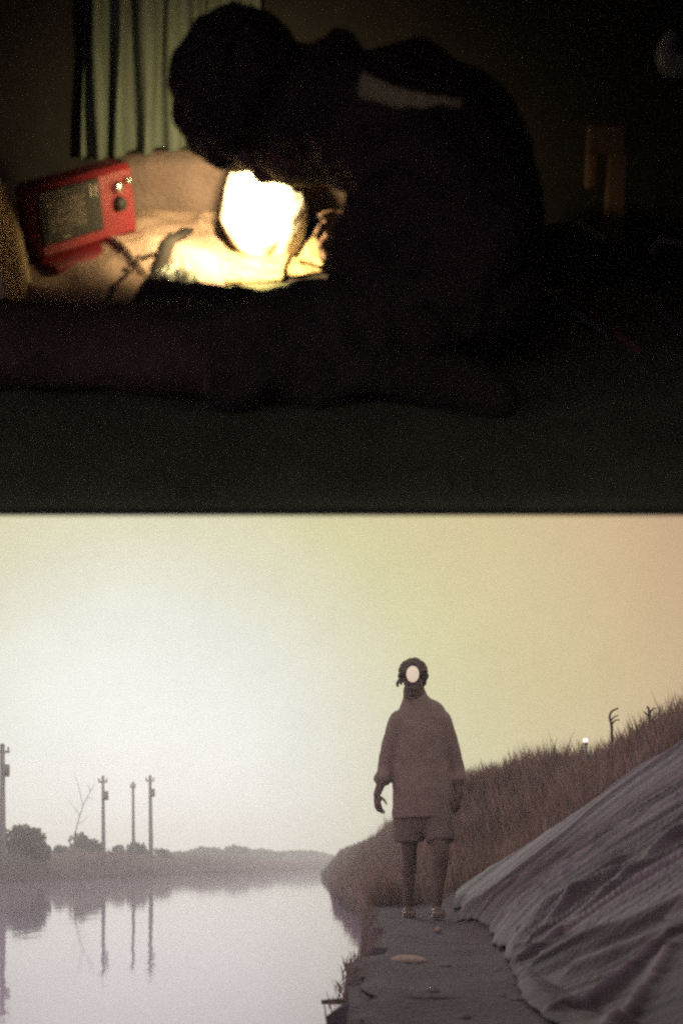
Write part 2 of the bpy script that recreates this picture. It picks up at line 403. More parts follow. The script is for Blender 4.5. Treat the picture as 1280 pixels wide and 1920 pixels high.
# clods and pebbles trodden into the path
pb = MB(); random.seed(21)
for k in range(30):
    y = random.uniform(3.0, 11.5); e_, f_ = float(pw(EDGE, y)), float(pw(FOOT, y)); x = random.uniform(e_ + .02, f_ + .02); r = random.choice([.004, .006, .008, .012, .018])
    b_ = len(pb.v); pb.ball((x, y, float(ground(x, y)) + r * .1), (r * random.uniform(.8, 1.6), r * random.uniform(.8, 1.4), r * random.uniform(.4, .8)), Matrix.Rotation(random.uniform(0, 3), 3, 'Z'), 7, 5)
    pb.v[b_:] = [(p[0] + random.uniform(-.15, .15) * r, p[1] + random.uniform(-.15, .15) * r, p[2]) for p in pb.v[b_:]]
tag(pb.build('path_clods', mat('dry clods', (.20, .155, .175), .95, .4, 30, .5), None), 'small clods and pebbles trodden into the earth path', 'pebbles', kind='stuff')
# far bank reeds
X = []; Y = []
for (y0, y1, n) in ((40, 75, 9000), (75, 130, 12000), (130, 300, 9000)):
    y = rng.uniform(y0, y1, n); X.append(left_x(y) - .1 - rng.uniform(0, 1, n) ** 1.5 * 7); Y.append(y)
X = np.concatenate(X); Y = np.concatenate(Y)
FPAL = np.array([(.27, .215, .215), (.31, .245, .25), (.23, .18, .17)]) * 1.35
H = rng.uniform(.6, 1.45, len(X)) * (1 + .6 * fbm(X * .3, Y * .12, 3, 8))
tag(blades('far_bank_reeds', X, Y, ground(X, Y) - .05, H, np.full(len(X), .11), .2, FPAL[rng.integers(0, 3, len(X))], M['reed']), 'hazy belt of reeds along the far bank of the canal', 'reeds', kind='stuff')

# ------------------------------------------------------------------ far bank bushes and trees
def bush(name, cx, cy, width, top, label, cat='bush', nleaf=1500, leaf=.16, trunk_h=.6, group='scrub on the far bank'):
    z0 = float(ground(cx, cy)); hgt = top - z0
    root = empty(name, (cx, cy, z0)); tag(root, label, cat, group)
    t = MB()
    lobes = []
    for k in range(10):
        a = random.uniform(0, 6.28); r = random.uniform(.1, .36) * width
        q = Vector((cx + math.cos(a) * r, cy + math.sin(a) * r * .7, z0 + hgt * random.uniform(.22, .80)))
        lobes.append((q, random.uniform(.16, .26) * width, random.uniform(.14, .22) * hgt))
        t.tube(spline([(cx, cy, z0 - .05), ((cx + q.x) / 2, (cy + q.y) / 2, z0 + hgt * .3), tuple(q)], 4), [.022 * hgt * (1 - .1 * i) for i in range(9)], 6)
    lobes.append((Vector((cx, cy, top - .2 * hgt)), .2 * width, .2 * hgt))
    t.build('trunk', M['bark'], root)
    V = []; Fc = []; cl = []
    for i in range(nleaf):
        q, rx, rz = random.choice(lobes)
        d = Vector((random.gauss(0, 1), random.gauss(0, 1), random.gauss(0, 1))).normalized() * random.uniform(.5, 1.08)
        p = q + Vector((d.x * rx, d.y * rx, d.z * rz))
        if p.z < z0 + .1: continue
        s = leaf * random.uniform(.6, 1.4)
        a = Vector((random.gauss(0, 1), random.gauss(0, 1), random.gauss(0, 1))).normalized(); b = a.orthogonal().normalized()
        k = len(V); V += [p - a * s, p + b * s * .45, p + a * s, p - b * s * .45]; Fc.append((k, k + 1, k + 2, k + 3))
        c = random.uniform(.7, 1.3); base = random.choice([(.18, .145, .135), (.155, .135, .11), (.205, .16, .155)])
        cl += [(base[0] * c, base[1] * c, base[2] * c, 1)] * 4
    mb = MB(); mb.v = V; mb.f = Fc; o = mb.build('crown', M['leaf'], root, smooth=False)
    ca = o.data.color_attributes.new('col', 'FLOAT_COLOR', 'POINT'); ca.data.foreach_set('color', np.array(cl).ravel())
    return root
def on_px(px, d): return (px - 640) / F * d
def topz(py, d): return CAMZ + (HZ - py) / F * d
bush('bush', on_px(42, 70), 70, 3.0, topz(1546, 70), 'largest dark round bush on the far bank beside the thick leftmost pole', nleaf=2200)
bush('bush', on_px(-40, 66), 66, 3.0, topz(1556, 66), 'dark bush cut by the left picture edge on the far bank')
bush('bush', on_px(112, 84), 84, 2.0, topz(1584, 84), 'small low bush on the far bank between the two larger left bushes', nleaf=1100)
bush('bush', on_px(150, 88), 88, 3.4, topz(1562, 88), 'wide pale bush on the far bank just left of the slender poles', nleaf=2000)
bush('bush', on_px(222, 100), 100, 2.4, topz(1584, 100), 'small bush on the far bank between the left and middle slender poles', nleaf=1200)
bush('bush', on_px(252, 104), 104, 2.8, topz(1579, 104), 'rounded bush on the far bank at the foot of the middle slender pole', nleaf=1400)
bush('bush', on_px(300, 116), 116, 3.2, topz(1590, 116), 'low bush on the far bank just right of the three slender poles', nleaf=1300)
bush('tree', on_px(400, 190), 190, 7.5, topz(1588, 190), 'distant tree left of the middle of the far treeline', 'tree', nleaf=1700, leaf=.32, group='distant treeline')
bush('tree', on_px(440, 200), 200, 8, topz(1586, 200), 'distant tree at the highest hump of the far treeline', 'tree', nleaf=1800, leaf=.34, group='distant treeline')
bush('tree', on_px(490, 230), 230, 9, topz(1592, 230), 'distant low tree right of the highest hump of the treeline', 'tree', nleaf=1700, leaf=.38, group='distant treeline')
bush('tree', on_px(545, 260), 260, 11, topz(1595, 260), 'distant faint tree near the narrow end of the canal', 'tree', nleaf=1700, leaf=.42, group='distant treeline')
bush('tree', on_px(595, 280), 280, 11, topz(1598, 280), 'faintest distant tree just left of the reed covered embankment', 'tree', nleaf=1700, leaf=.45, group='distant treeline')
bush('tree', on_px(350, 170), 170, 6, topz(1596, 170), 'distant low tree leftmost of the far treeline', 'tree', nleaf=1500, leaf=.3, group='distant treeline')

# ------------------------------------------------------------------ poles on the far bank
def pole(px, py, d, r, lean, arm, label):
    x = on_px(px, d); z0 = float(ground(x, d)); zt = topz(py, d)
    root = empty('utility_pole', (x, d, z0)); tag(root, label, 'pole', 'poles on the far bank')
    m = MB(); m.tube([(x, d, z0 - .3), (x + lean * .5, d, (z0 + zt) / 2), (x + lean, d, zt)], [r * 1.25, r, r * .75], 10); m.build('shaft', M['pole'], root)
    a = MB(); a.box((x + lean, d - .06, zt - .32), (arm, .10, .12), bev=.01); ar = a.build('crossarm', M['pole'], root, smooth=False)
    for sx in (-.42, .42):
        b = MB(); b.tube([(x + lean + arm * sx, d - .06, zt - .26), (x + lean + arm * sx, d - .06, zt - .20), (x + lean + arm * sx, d - .06, zt - .12), (x + lean + arm * sx, d - .06, zt - .06)], [.02, .055, .05, .02], 8); b.build('insulator', M['grey_metal'], ar)
    c = MB(); c.tube([(x + lean, d, zt - .02), (x + lean, d, zt + .10)], [r * .95, r * .5], 8); c.build('cap', M['grey_metal'], root)
    if arm > .55:
        t = MB(); t.tube([(x + lean + .22, d - .08, zt - 1.55), (x + lean + .22, d - .08, zt - .95)], [.17, .17], 10); t.build('transformer', M['grey_metal'], root)
pole(5, 1398, 64, .16, 0.0, .75, 'thick tall pole at the left picture edge on the far bank')
pole(195, 1457, 86, .12, -.06, .62, 'leftmost of the three slender poles on the far bank')
pole(251, 1468, 93, .11, -.05, .40, 'middle and shortest of the three slender poles on the far bank')
pole(284, 1456, 98, .15, -.10, .68, 'rightmost of the three slender poles on the far bank')
# bare leaning sapling left of the poles
bx, bd = on_px(150, 88), 86.
x0 = on_px(146, bd); z0 = float(ground(x0, bd)); root = empty('bare_sapling', (x0, bd, z0)); tag(root, 'bare leaning sapling with thin branches left of the slender poles', 'sapling')
a = wp(140, 1575, bd); b = wp(156, 1512, bd); c = wp(178, 1470, bd)
m = MB(); m.tube(spline([(x0, bd, z0), tuple(a), tuple(b), tuple(c)], 4), [.05 - .0032 * i for i in range(13)], 6); m.build('trunk', M['bark'], root)
for p, q in (((156, 1512), (138, 1445)), ((150, 1530), (128, 1500)), ((165, 1495), (176, 1500)), ((148, 1545), (165, 1530)), ((170, 1485), (160, 1466))):
    m = MB(); m.tube([wp(*p, bd), wp((p[0] + q[0]) / 2 + 2, (p[1] + q[1]) / 2, bd + .2), wp(*q, bd + .3)], [.022, .016, .006], 5); m.build('branch', M['bark'], root)

# ------------------------------------------------------------------ sheeting on the embankment
def tarp_low(y): return np.interp(y, [1.2, 2.2, 2.8, 3.6, 4.4, 4.75, 5.3, 7, 8.4, 9.4, 9.95], [1.5, 1.15, .95, .80, .66, .61, .66, .76, .80, .84, .90])
def dark_low(y): return np.interp(y, [1.2, 2.5, 3.3, 3.9, 4.75, 5.2], [.52, .50, .50, .54, .64, .70])
RIDGES = [((1020, 1812), (1300, 1690), 0.043, 0.033), ((1000, 1890), (1235, 1775), 0.043, 0.033), ((905, 1752), (1060, 1668), 0.025, 0.027), ((940, 1812), (1280, 1600), 0.034, 0.030), ((1130, 1930), (1250, 1790), 0.038, 0.033), ((1000, 1770), (1290, 1560), 0.030, 0.027), ((890, 1700), (1200, 1560), 0.017, 0.024), ((980, 1700), (1280, 1520), 0.025, 0.027), ((1080, 1820), (1290, 1735), 0.034, 0.027), ((930, 1780), (1150, 1680), 0.030, 0.027)]
def on_slope(px, py):
    d = np.linspace(1.2, 12, 3000); x = (px - 640) / F * d; z = CAMZ + (HZ - py) / F * d
    k = int(np.argmax(z < ground(x, d) + .03)); return x[k], d[k]
RLINES = [(np.array(on_slope(*p)), np.array(on_slope(*q)), h, wd) for p, q, h, wd in RIDGES]
def folds(x, y, k=1.):
    a = x + .50 * (y - 6); s = y * .8 + x * .3
    wob = .015 * vnoise(s * .6, a * 2, 31)
    r1 = (1 - np.abs(vnoise((a + wob) * 12, s * .12, 32))) ** 3
    r2 = (1 - np.abs(vnoise((a - wob) * 27, s * .2, 33))) ** 3
    r3 = fbm(a * 40, s * .8, 3, 34) + 1.2 * (1 - np.abs(vnoise(a * 20 + 3, s * .35, 36))) ** 4
    near = np.clip((9.5 - y) / 5, .08, 1)
    h = k * near * (.030 * r1 + .016 * r2) + .006 * r3 - .02 * np.clip((4.0 - y) / .8, 0, 1)
    for p, q, hh, wd in RLINES:
        d = q - p; L2 = float(d @ d); t = ((x - p[0]) * d[0] + (y - p[1]) * d[1]) / L2
        tt = np.clip(t, 0, 1); dist = np.hypot(x - p[0] - tt * d[0], y - p[1] - tt * d[1])
        h = h + hh * np.exp(-(dist / wd) ** 1.4) * (.5 + .5 * np.clip(1 - np.abs(t - .4), 0, 1))
    return h
def sheeting(name, y0, y1, low, high, nu, nv, lift, material, label, base, k=1., litk=.25):
    V = []
    for j in range(nv + 1):
        y = y0 + (y1 - y0) * j / nv
        lo = float(low(y)) + .03 * float(vnoise(y * 2, 0, 40)) + .008 * float(vnoise(y * 7, 3, 41)); hi = float(high(y)) + .010 * float(vnoise(y * 2, 7, 42)) + .004 * float(vnoise(y * 9, 7, 43))
        hi = max(hi, lo + .01)
        s = np.linspace(0, 1, nu + 1); x = lo + (hi - lo) * s; yy = np.full(nu + 1, y)
        e = np.clip(np.minimum(s, 1 - s) * 9, 0, 1) ** .7
        h = folds(x, yy, k) * np.maximum(e, .1)
        z = ground(x, yy) + lift * (.25 + .75 * e)
        V.append(np.stack([x - h * .25, yy, z + h * .85], 1))
    tm = MB(); tm.v = np.concatenate(V).tolist()
    tm.f = [(j * (nu + 1) + i, j * (nu + 1) + i + 1, (j + 1) * (nu + 1) + i + 1, (j + 1) * (nu + 1) + i) for j in range(nv) for i in range(nu)]
    to = tm.build(name, material, None, base=base)
    vv = np.array(tm.v); a = vv[:, 0] + .50 * (vv[:, 1] - 6); t = vv[:, 1] * .8 + vv[:, 0] * .3      # fold shade painted as darker streaks along the creases
    fold_shade = np.clip(.5 + 1.1 * vnoise(a * 13, t * .5, 51) + .8 * vnoise(a * 34, t * .9, 52) + .5 * fbm(vv[:, 0] * 5, vv[:, 1] * 5, 3, 53), 0, 1)
    cc = np.ones((len(vv), 4)); crease_light = np.zeros(len(vv))                                        # light on the raised creases, painted as brighter colour
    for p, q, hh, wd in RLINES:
        d = q - p; tt = np.clip(((vv[:, 0] - p[0]) * d[0] + (vv[:, 1] - p[1]) * d[1]) / float(d @ d), 0, 1); crease_light = np.maximum(crease_light, np.exp(-(np.hypot(vv[:, 0] - p[0] - tt * d[0], vv[:, 1] - p[1] - tt * d[1]) / (wd * .55)) ** 2))
    cc[:, :3] = (1 - .55 * fold_shade + litk * crease_light)[:, None]
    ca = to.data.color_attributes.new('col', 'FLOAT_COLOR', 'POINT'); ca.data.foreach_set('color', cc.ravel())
    thick(to, .004, 1); return tag(to, label, 'tarpaulin')
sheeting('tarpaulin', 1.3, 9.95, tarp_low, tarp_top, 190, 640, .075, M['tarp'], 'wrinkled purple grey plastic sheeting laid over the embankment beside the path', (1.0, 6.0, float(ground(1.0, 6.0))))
sheeting('tarpaulin', 1.3, 5.1, dark_low, lambda y: tarp_low(y) + .12, 90, 260, .040, M['shade_tarp'], 'folded sheeting coloured dark for shaded hollows below the paler sheeting in the lower right corner', (.7, 3.0, float(ground(.7, 3.0))), .25, 1.6)  # sheet added here; its dark colour paints the shade of the hollows

# ------------------------------------------------------------------ small things outdoors
def rock(name, c, size, label, matl, cat='stone', group=None):
    m = MB(); m.ball((0, 0, 0), size, nu=18, nv=11)
    m.v = [tuple(Vector(c) + Vector(p) * (1 + .22 * mnoise.noise(Vector(p) * (1.6 / size[0]) + Vector(c) * 9))) for p in m.v]
    return tag(m.build(name, matl, None, base=(c[0], c[1], c[2] - size[2])), label, cat, group)
rock('stone', (.262, 5.02, PATH_Z + .006), (.072, .05, .022), 'flat pale stone lying in the middle of the earth path', M['stone'])
rock('stone', (.545, 7.25, PATH_Z + .01), (.02, .02, .018), 'small pale pebble at the lower tip of the sheeting', M['stone'])
# stick in the water
m = MB(); m.tube(spline([(.34, 3.62, .515), (.20, 3.58, .520), (.06, 3.56, .520), (-.055, 3.54, .518)], 4), [.008, .0085, .009, .0095, .010, .010, .010, .0095, .009, .0085, .008, .0075, .006], 8)
m.tube([(.10, 3.57, .525), (.07, 3.55, .54), (.055, 3.54, .55)], [.006, .005, .003], 6)
tag(m.build('driftwood_stick', M['bark'], None, base=(.2, 3.5, .5)), 'dark straight stick jutting from the path edge over the water', 'stick')
# dry forked stalks on the crest
def stalk(px, py, d, branches, label):
    b0 = wp(px, py, d); z0 = float(ground(b0.x, d)) - .02
    root = empty('dry_stalk', (b0.x, d, z0)); tag(root, label, 'plant', 'dry stalks on the embankment crest')
    pts = branches[0]
    m = MB(); m.tube(spline([(b0.x, d, z0)] + [tuple(wp(*p, d)) for p in pts], 3), [.012 - .006 * i / (3 * len(pts)) for i in range(3 * len(pts) + 1)], 6); m.build('stem', M['bark'], root)
    for br in branches[1:]:
        m = MB(); m.tube(spline([tuple(wp(*p, d + .02 * i)) for i, p in enumerate(br)], 3), [.008 - .004 * i / (3 * (len(br) - 1)) for i in range(3 * (len(br) - 1) + 1)], 6); m.build('branch', M['bark'], root)
stalk(1147, 1385, 9.6, [[(1146, 1364), (1142, 1346), (1146, 1334), (1158, 1328)], [(1143, 1352), (1150, 1345), (1158, 1341)], [(1145, 1360), (1152, 1351), (1161, 1350)]], 'dark forked dry stalk standing highest above the reed crest')
stalk(1217, 1365, 9.0, [[(1217, 1345), (1215, 1330), (1212, 1324)], [(1216, 1340), (1222, 1330), (1229, 1328)], [(1216, 1344), (1210, 1338), (1206, 1334)]], 'short spiky dry stalk on the crest near the right picture edge')
# small lit globe lamp among the reeds
p = wp(1097, 1389, 10.5); z0 = float(ground(p.x, 10.5))
root = empty('marker_lamp', (p.x, 10.5, z0)); tag(root, 'small glowing white globe lamp among the reeds on the crest', 'lamp')
m = MB(); m.tube([(p.x, 10.5, z0 - .05), (p.x, 10.5, p.z - .02)], .008, 8); m.build('stake', M['pole'], root)
m = MB(); m.ball(p, .024); m.build('globe', M['globe'], root)
m = MB(); m.tube([p - Vector((0, 0, .03)), p - Vector((0, 0, .016))], [.014, .018], 10); m.build('collar', M['grey_metal'], root)

# ------------------------------------------------------------------ people: shared helpers
def hand(mb, wrist, d, nrm_, thumb, size=.185, curl=.6, spread=.1):
    """d: direction of the fingers, nrm_: palm normal (fingers curl to it), thumb: side of the thumb."""
    d = Vector(d).normalized(); t = Vector(thumb); t = (t - d * t.dot(d)).normalized(); n = Vector(nrm_); n = (n - d * n.dot(d) - t * n.dot(t)).normalized()
    W = Vector(wrist); k = size / .185
    mb.limb([W - d * .02, W + d * .03 * k, W + d * .085 * k], [(.026 * k, .019 * k), (.038 * k, .016 * k), (.040 * k, .013 * k)], side=t, sub=3)
    for i, (off, ln) in enumerate(((.030, .072), (.010, .082), (-.011, .076), (-.030, .060))):
        p = W + d * .082 * k + t * off * k; ang = 0; pts = [p]
        dd = (d + t * spread * (off / .03)).normalized()
        for s in (.45, .32, .23):
            ang += curl * (.5 + .15 * i)
            p = p + (dd * math.cos(ang) + n * math.sin(ang)) * ln * s * k; pts.append(p)
        mb.limb(pts, [.0092 * k, .0085 * k, .0078 * k, .0066 * k], n=8, sub=2)
    p = W + d * .025 * k + t * .030 * k
    pts = [p, p + (d * .6 + t * .75 + n * .2).normalized() * .035 * k, p + (d * .6 + t * .75 + n * .2).normalized() * .035 * k + (d * .85 + t * .35 + n * .4).normalized() * .028 * k]
    pts.append(pts[-1] + (d * .9 + n * .5).normalized() * .022 * k)
    mb.limb(pts, [.013 * k, .011 * k, .0095 * k, .0078 * k], n=8, sub=2)

def head(mb, c, f, up, s=1.0):
    """c centre of the head, f face direction, up to the crown; height about .225 * s"""
    f = Vector(f).normalized(); up = Vector(up); up = (up - f * up.dot(f)).normalized(); r = up.cross(f)
    rot = Matrix((r, f, up)).transposed(); c = Vector(c)
    P = lambda x, y, z: c + r * x * s + f * y * s + up * z * s
    mb.ball(P(0, -.012, .025), (.074 * s, .094 * s, .086 * s), rot)
    mb.ball(P(0, .022, -.045), (.056 * s, .064 * s, .066 * s), rot)
    mb.ball(P(0, .045, -.085), (.030 * s, .030 * s, .024 * s), rot)
    mb.limb([P(0, .080, .012), P(0, .096, -.012), P(0, .106, -.028)], [.009 * s, .012 * s, .015 * s], n=8, sub=2)
    mb.limb([P(-.045, .070, .020), P(0, .086, .024), P(.045, .070, .020)], [.010 * s, .011 * s, .010 * s], n=8, sub=2)
    mb.limb([P(-.020, .082, -.058), P(0, .090, -.056), P(.020, .082, -.058)], [.006 * s, .0085 * s, .006 * s], n=8, sub=2)
    mb.limb([P(-.018, .080, -.067), P(0, .087, -.068), P(.018, .080, -.067)], [.006 * s, .009 * s, .006 * s], n=8, sub=2)
    for sx in (-1, 1):
        mb.ball(P(sx * .078, -.005, -.012), (.010 * s, .019 * s, .031 * s), rot, 10, 7)
        mb.ball(P(sx * .040, .052, -.028), (.022 * s, .022 * s, .022 * s), rot, 10, 7)
    return P, rot
def hair_cap(mb, P, rot, s, lump=.016, n=150, zmin=-.02):
    mb.ball(P(0, -.018, .034), (.083 * s, .097 * s, .088 * s), rot)
    k = 0
    while k < n:
        d = Vector((random.gauss(0, 1), random.gauss(0, 1), random.gauss(0, 1))).normalized()
        if d.z * .09 < zmin + .10 * max(0, d.y) or (d.y > .45 and d.z < .55): continue
        mb.ball(P(d.x * .085, -.018 + d.y * .098, .034 + d.z * .090), lump * s * random.uniform(.7, 1.3), None, 8, 6); k += 1

# ------------------------------------------------------------------ person on the path
PX, PD = .546, 9.05
S_ = PD / F
B0 = Vector((PX, PD, PATH_Z + .004))
def pp(px, py, dy=0.): return Vector((B0.x + (px - 785) * S_, PD + dy, B0.z + (1722 - py) * S_))
body = MB()
hc = pp(774, 1275, -.02)
P, rot = head(body, hc, (-.08, -1, -.10), (0, -.10, 1), 1.10)
body.limb([pp(783, 1340, .03), pp(779, 1318, .02), pp(776, 1296, .0)], [.092, .084, .078])
# torso core under the clothes keeps the body one surface
body.limb([pp(788, 1530, .02), pp(787, 1450, .02), pp(785, 1380, .02), pp(784, 1345, .02)], [(.15, .10), (.14, .095), (.15, .09), (.09, .07)], side=(1, 0, 0))
sL, eL, wL = pp(744, 1348), pp(724, 1440, .03), pp(706, 1492, -.05)
sR, eR, wR = pp(830, 1348), pp(856, 1440, .05), pp(859, 1492, -.02)
body.limb([sL, eL, wL], [.045, .040, .026]); body.limb([sR, eR, wR], [.045, .040, .026])
hand(body, wL, (.08, -.25, -1), (.5, .8, 0), (.6, -.8, 0), .175, .55)
hand(body, wR, (-.08, -.2, -1), (-.5, .8, 0), (-.6, -.8, 0), .175, .65)
hipL, kL, aL = pp(766, 1500, .02), pp(768, 1600, .05), pp(766, 1700, .14)
hipR, kR, aR = pp(812, 1500, .02), pp(824, 1600, -.14), pp(816, 1698, -.12)
for h_, k_, a_ in ((hipL, kL, aL), (hipR, kR, aR)):
    m1 = k_.lerp(a_, .3) + Vector((0, .02, 0))
    body.limb([h_, h_.lerp(k_, .6), k_, m1, k_.lerp(a_, .75), a_], [.088, .070, .054, .056, .040, .036])
    body.limb([a_ + Vector((0, .05, -.035)), a_ + Vector((.0, -.06, -.04)), a_ + Vector((.0, -.15, -.052)), a_ + Vector((.0, -.185, -.056))], [(.034, .032), (.038, .028), (.046, .018), (.036, .014)], side=(1, 0, 0))
person = remesh(body.build('person', M['skin'], None, base=B0), .0065, 3)
tag(person, 'person in a long taupe shirt and shorts walking on the path wearing a headlamp', 'person')
# shirt
sh = MB()
sh.limb([pp(793, 1535, .02), pp(792, 1475, .02), pp(788, 1430, .02), pp(786, 1385, .02), pp(785, 1352, .02), pp(784, 1335, .02), pp(780, 1317, .02), pp(778, 1306, .02)],
        [(.218, .175), (.212, .165), (.202, .14), (.200, .128), (.205, .112), (.186, .095), (.112, .085), (.084, .078)], n=24, side=(1, 0, 0), flat=True)
for s0, e0, w0, k in ((sL, eL, wL, -1), (sR, eR, wR, 1)):
    end = e0.lerp(w0, .42)
    sh.limb([s0 + Vector((-k * .012, 0, -.018)), s0.lerp(e0, .5) + Vector((-k * .004, 0, 0)), e0, end], [.076, .070, .062, .056])
    dirn = (w0 - e0).normalized()
    sh.tube([end - dirn * .03, end - dirn * .02, end + dirn * .02, end + dirn * .025], [.052, .062, .062, .048], 14)   # rolled cuff
sh.limb([pp(772, 1335, -.01), pp(770, 1322, .05), pp(784, 1318, .09), pp(798, 1324, .05), pp(796, 1335, -.01)], [.022, .022, .022, .022, .022])   # collar
shirt = rumple(remesh(sh.build('shirt', M['shirt'], person), .009, 2), .018, .12)
# shorts
st = MB()
st.limb([pp(792, 1490, .02), pp(793, 1520, .02), pp(793, 1540, .01)], [(.185, .125), (.195, .13), (.19, .125)], side=(1, 0, 0))
st.limb([pp(767, 1580, .03), pp(766, 1545, .03), pp(768, 1510, .02)], [(.106, .11), (.110, .112), (.108, .115)], side=(1, 0, 0), flat=True); st.limb([pp(824, 1580, -.08), pp(822, 1545, -.05), pp(818, 1510, .0)], [(.102, .108), (.106, .11), (.108, .115)], side=(1, 0, 0), flat=True)
remesh(st.build('shorts', M['shorts'], person), .010, 3)
hm = MB(); random.seed(3); hair_cap(hm, P, rot, 1.10, .014, 170, -.03)
hm.limb([P(-.085, -.02, -.0), P(-.10, -.01, -.025), P(-.098, 0, -.045)], [.012, .013, .009], n=8)      # loose lock by the ear
remesh(hm.build('hair', mat('brown hair', (.15, .11, .085), .85, .4, 60, .8, 120), person), .006, 1)
for a_ in (aL, aR):
    s = MB(); s.limb([a_ + Vector((0, .055, -.072)), a_ + Vector((0, -.05, -.073)), a_ + Vector((0, -.15, -.073)), a_ + Vector((0, -.20, -.070))], [(.038, .010), (.040, .010), (.052, .010), (.040, .009)], side=(1, 0, 0))
    so_ = s.build('sandal', M['leather'], person)
    for dy in (-.10, .0):
        q = MB(); c0 = a_ + Vector((0, dy, -.062)); q.tube([c0 + Vector((math.cos(t) * .050, -.01 * math.sin(t), math.sin(t) * .042)) for t in np.linspace(0, math.pi, 11)], [(.004, .014)] * 11, 6, side=None); q.build('strap', M['leather'], so_)
for sx in (-.032, .032):
    e = MB(); e.ball(P(sx, .076, .002), .0125, None, 10, 8); e.build('eye', M['black_plastic'], person)

def headlamp(name, P, rot, s, lens_mat, label, frame=I4, lens=(.048, .062), zc=.055, yc=.095):
    root = empty(name, P(0, yc, zc), frame); tag(root, label, 'headlamp')
    b = MB(); ring = []
    for k in range(33):
        t = 2 * math.pi * k / 32; ring.append(P(.097 * math.sin(t), -.018 + .116 * math.cos(t), zc - .004))
    b.tube(ring, [(.013, .003)] * 33, 6, side=rot @ Vector((0, 0, 1)), cap=False); b.build('strap', M['strap'], root)
    h = MB(); f = rot @ Vector((0, 1, 0)); c0 = P(0, yc, zc)
    rows = [(-.005, .75), (.0, .95), (.018, 1.0), (.028, 1.0), (.030, .92)]
    h.tube([c0 + f * y for y, _ in rows], [(lens[0] * .56 * k * s, lens[1] * .56 * k * s) for _, k in rows], 24, side=rot @ Vector((1, 0, 0))); h.build('housing', M['black_plastic'], root)
    l = MB(); l.tube([c0 + f * .029, c0 + f * .034, c0 + f * .037], [(lens[0] * .5 * s, lens[1] * .5 * s), (lens[0] * .47 * s, lens[1] * .47 * s), (lens[0] * .2 * s, lens[1] * .2 * s)], 24, side=rot @ Vector((1, 0, 0))); l.build('lens', lens_mat, root)
    return root
headlamp('headlamp', P, rot, 1.0, M['lens'], 'lit oval headlamp on the forehead of the walking person', lens=(.090, .116), zc=.026, yc=.088)

# ------------------------------------------------------------------ the dark room above
def rb(name, c, size, m, parent=None, bev=0., rot=None, base=None):
    mb = MB(); mb.box(c, size, rot, bev); return mb.build(name, m, parent, base=base if base is not None else (None if parent is not None else c), frame=SET, smooth=False)
TW = -.755                                   # top of the low platform
VW = 2.76                                    # the back wall

RV = 0.98                                    # front edge of the unseen roof, set to limit sky light in the room
TK = .004                                    # thickness of the platform
k = rp(640, 965.5, w=TW - TK); V0 = k.y      # front edge of the platform
UW = 1.8
def poly(name, pts, m, frame=I4, kind='structure', t=.03):
    mb = MB(); mb.add(pts, [tuple(range(len(pts)))]); o = mb.build(name, m, None, base=pts[0], frame=frame, smooth=False); thick(o, t, 0); tag(o, kind=kind); return o
mb = MB(); mb.box((0, (V0 + VW) / 2, TW - TK / 2), (2 * UW, VW - V0, TK)); tag(mb.build('floor', M['dark'], None, base=(0, (V0 + VW) / 2, TW - TK / 2), frame=SET, smooth=False), kind='structure')
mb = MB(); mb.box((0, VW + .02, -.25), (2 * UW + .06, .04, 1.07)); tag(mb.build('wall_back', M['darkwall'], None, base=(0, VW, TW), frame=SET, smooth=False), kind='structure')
mb = MB(); mb.box((0, (RV + VW + .04) / 2, .30), (2 * UW + .06, VW + .04 - RV, .03)); tag(mb.build('ceiling', M['canvas'], None, base=(0, 2, .30), frame=SET, smooth=False), kind='structure')
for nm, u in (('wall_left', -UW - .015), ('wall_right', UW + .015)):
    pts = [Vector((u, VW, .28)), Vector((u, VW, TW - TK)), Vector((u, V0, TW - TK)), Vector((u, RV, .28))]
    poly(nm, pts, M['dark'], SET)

# dark green cloth spread on the platform
def gcl(a, b):
    u = -1.2 + 2.2 * a; v = V0 + .012 + (2.35 - V0) * b
    h = .006 + .012 * max(0, float(fbm(u * 5 + v * 3, v * 6, 3, 70))) + .010 * max(0., 1 - abs(u + .50 - (v - 1.75) * .25) / .03)
    if b < .03: return (u, V0 - .004 - .001 * b, TW - TK + .001)      # hangs over the front edge
    return (u, v - .012 * (b < .06) - .003 * (b < .05), TW + h)
o = MB().grid(gcl, 150, 50).build('blanket', M['ground_cloth'], None, base=(-.1, 1.9, TW), frame=SET)
tag(o, 'dark green blanket spread in front of the hunched person', 'blanket')

# curtain
def cur(a, b):
    px = 158 + 330 * a; top = rp(px, -160, v=2.733); bot = rp(px, 296 - 30 * a, v=2.733)
    q = top.lerp(bot, b)
    ph = a * 330 / 43. * 2 * math.pi + .9 * math.sin(a * 9) + .25 * math.sin(b * 3 + a * 20)
    amp = .020 * (1 - .55 * max(0, min(1, (a - .36) / .15)))
    fold = math.sin(ph); fold = math.copysign(abs(fold) ** .7, fold)
    return (q.x + .004 * math.sin(b * 5 + a * 30), q.y + amp * fold - .01, q.z)
o = MB().grid(cur, 220, 40).build('curtain', M['curtain'], None, base=rp(320, 280, v=2.70), frame=SET); thick(o, .002)
tag(o, 'pleated grey green curtain hanging behind the hunched person', 'curtain')
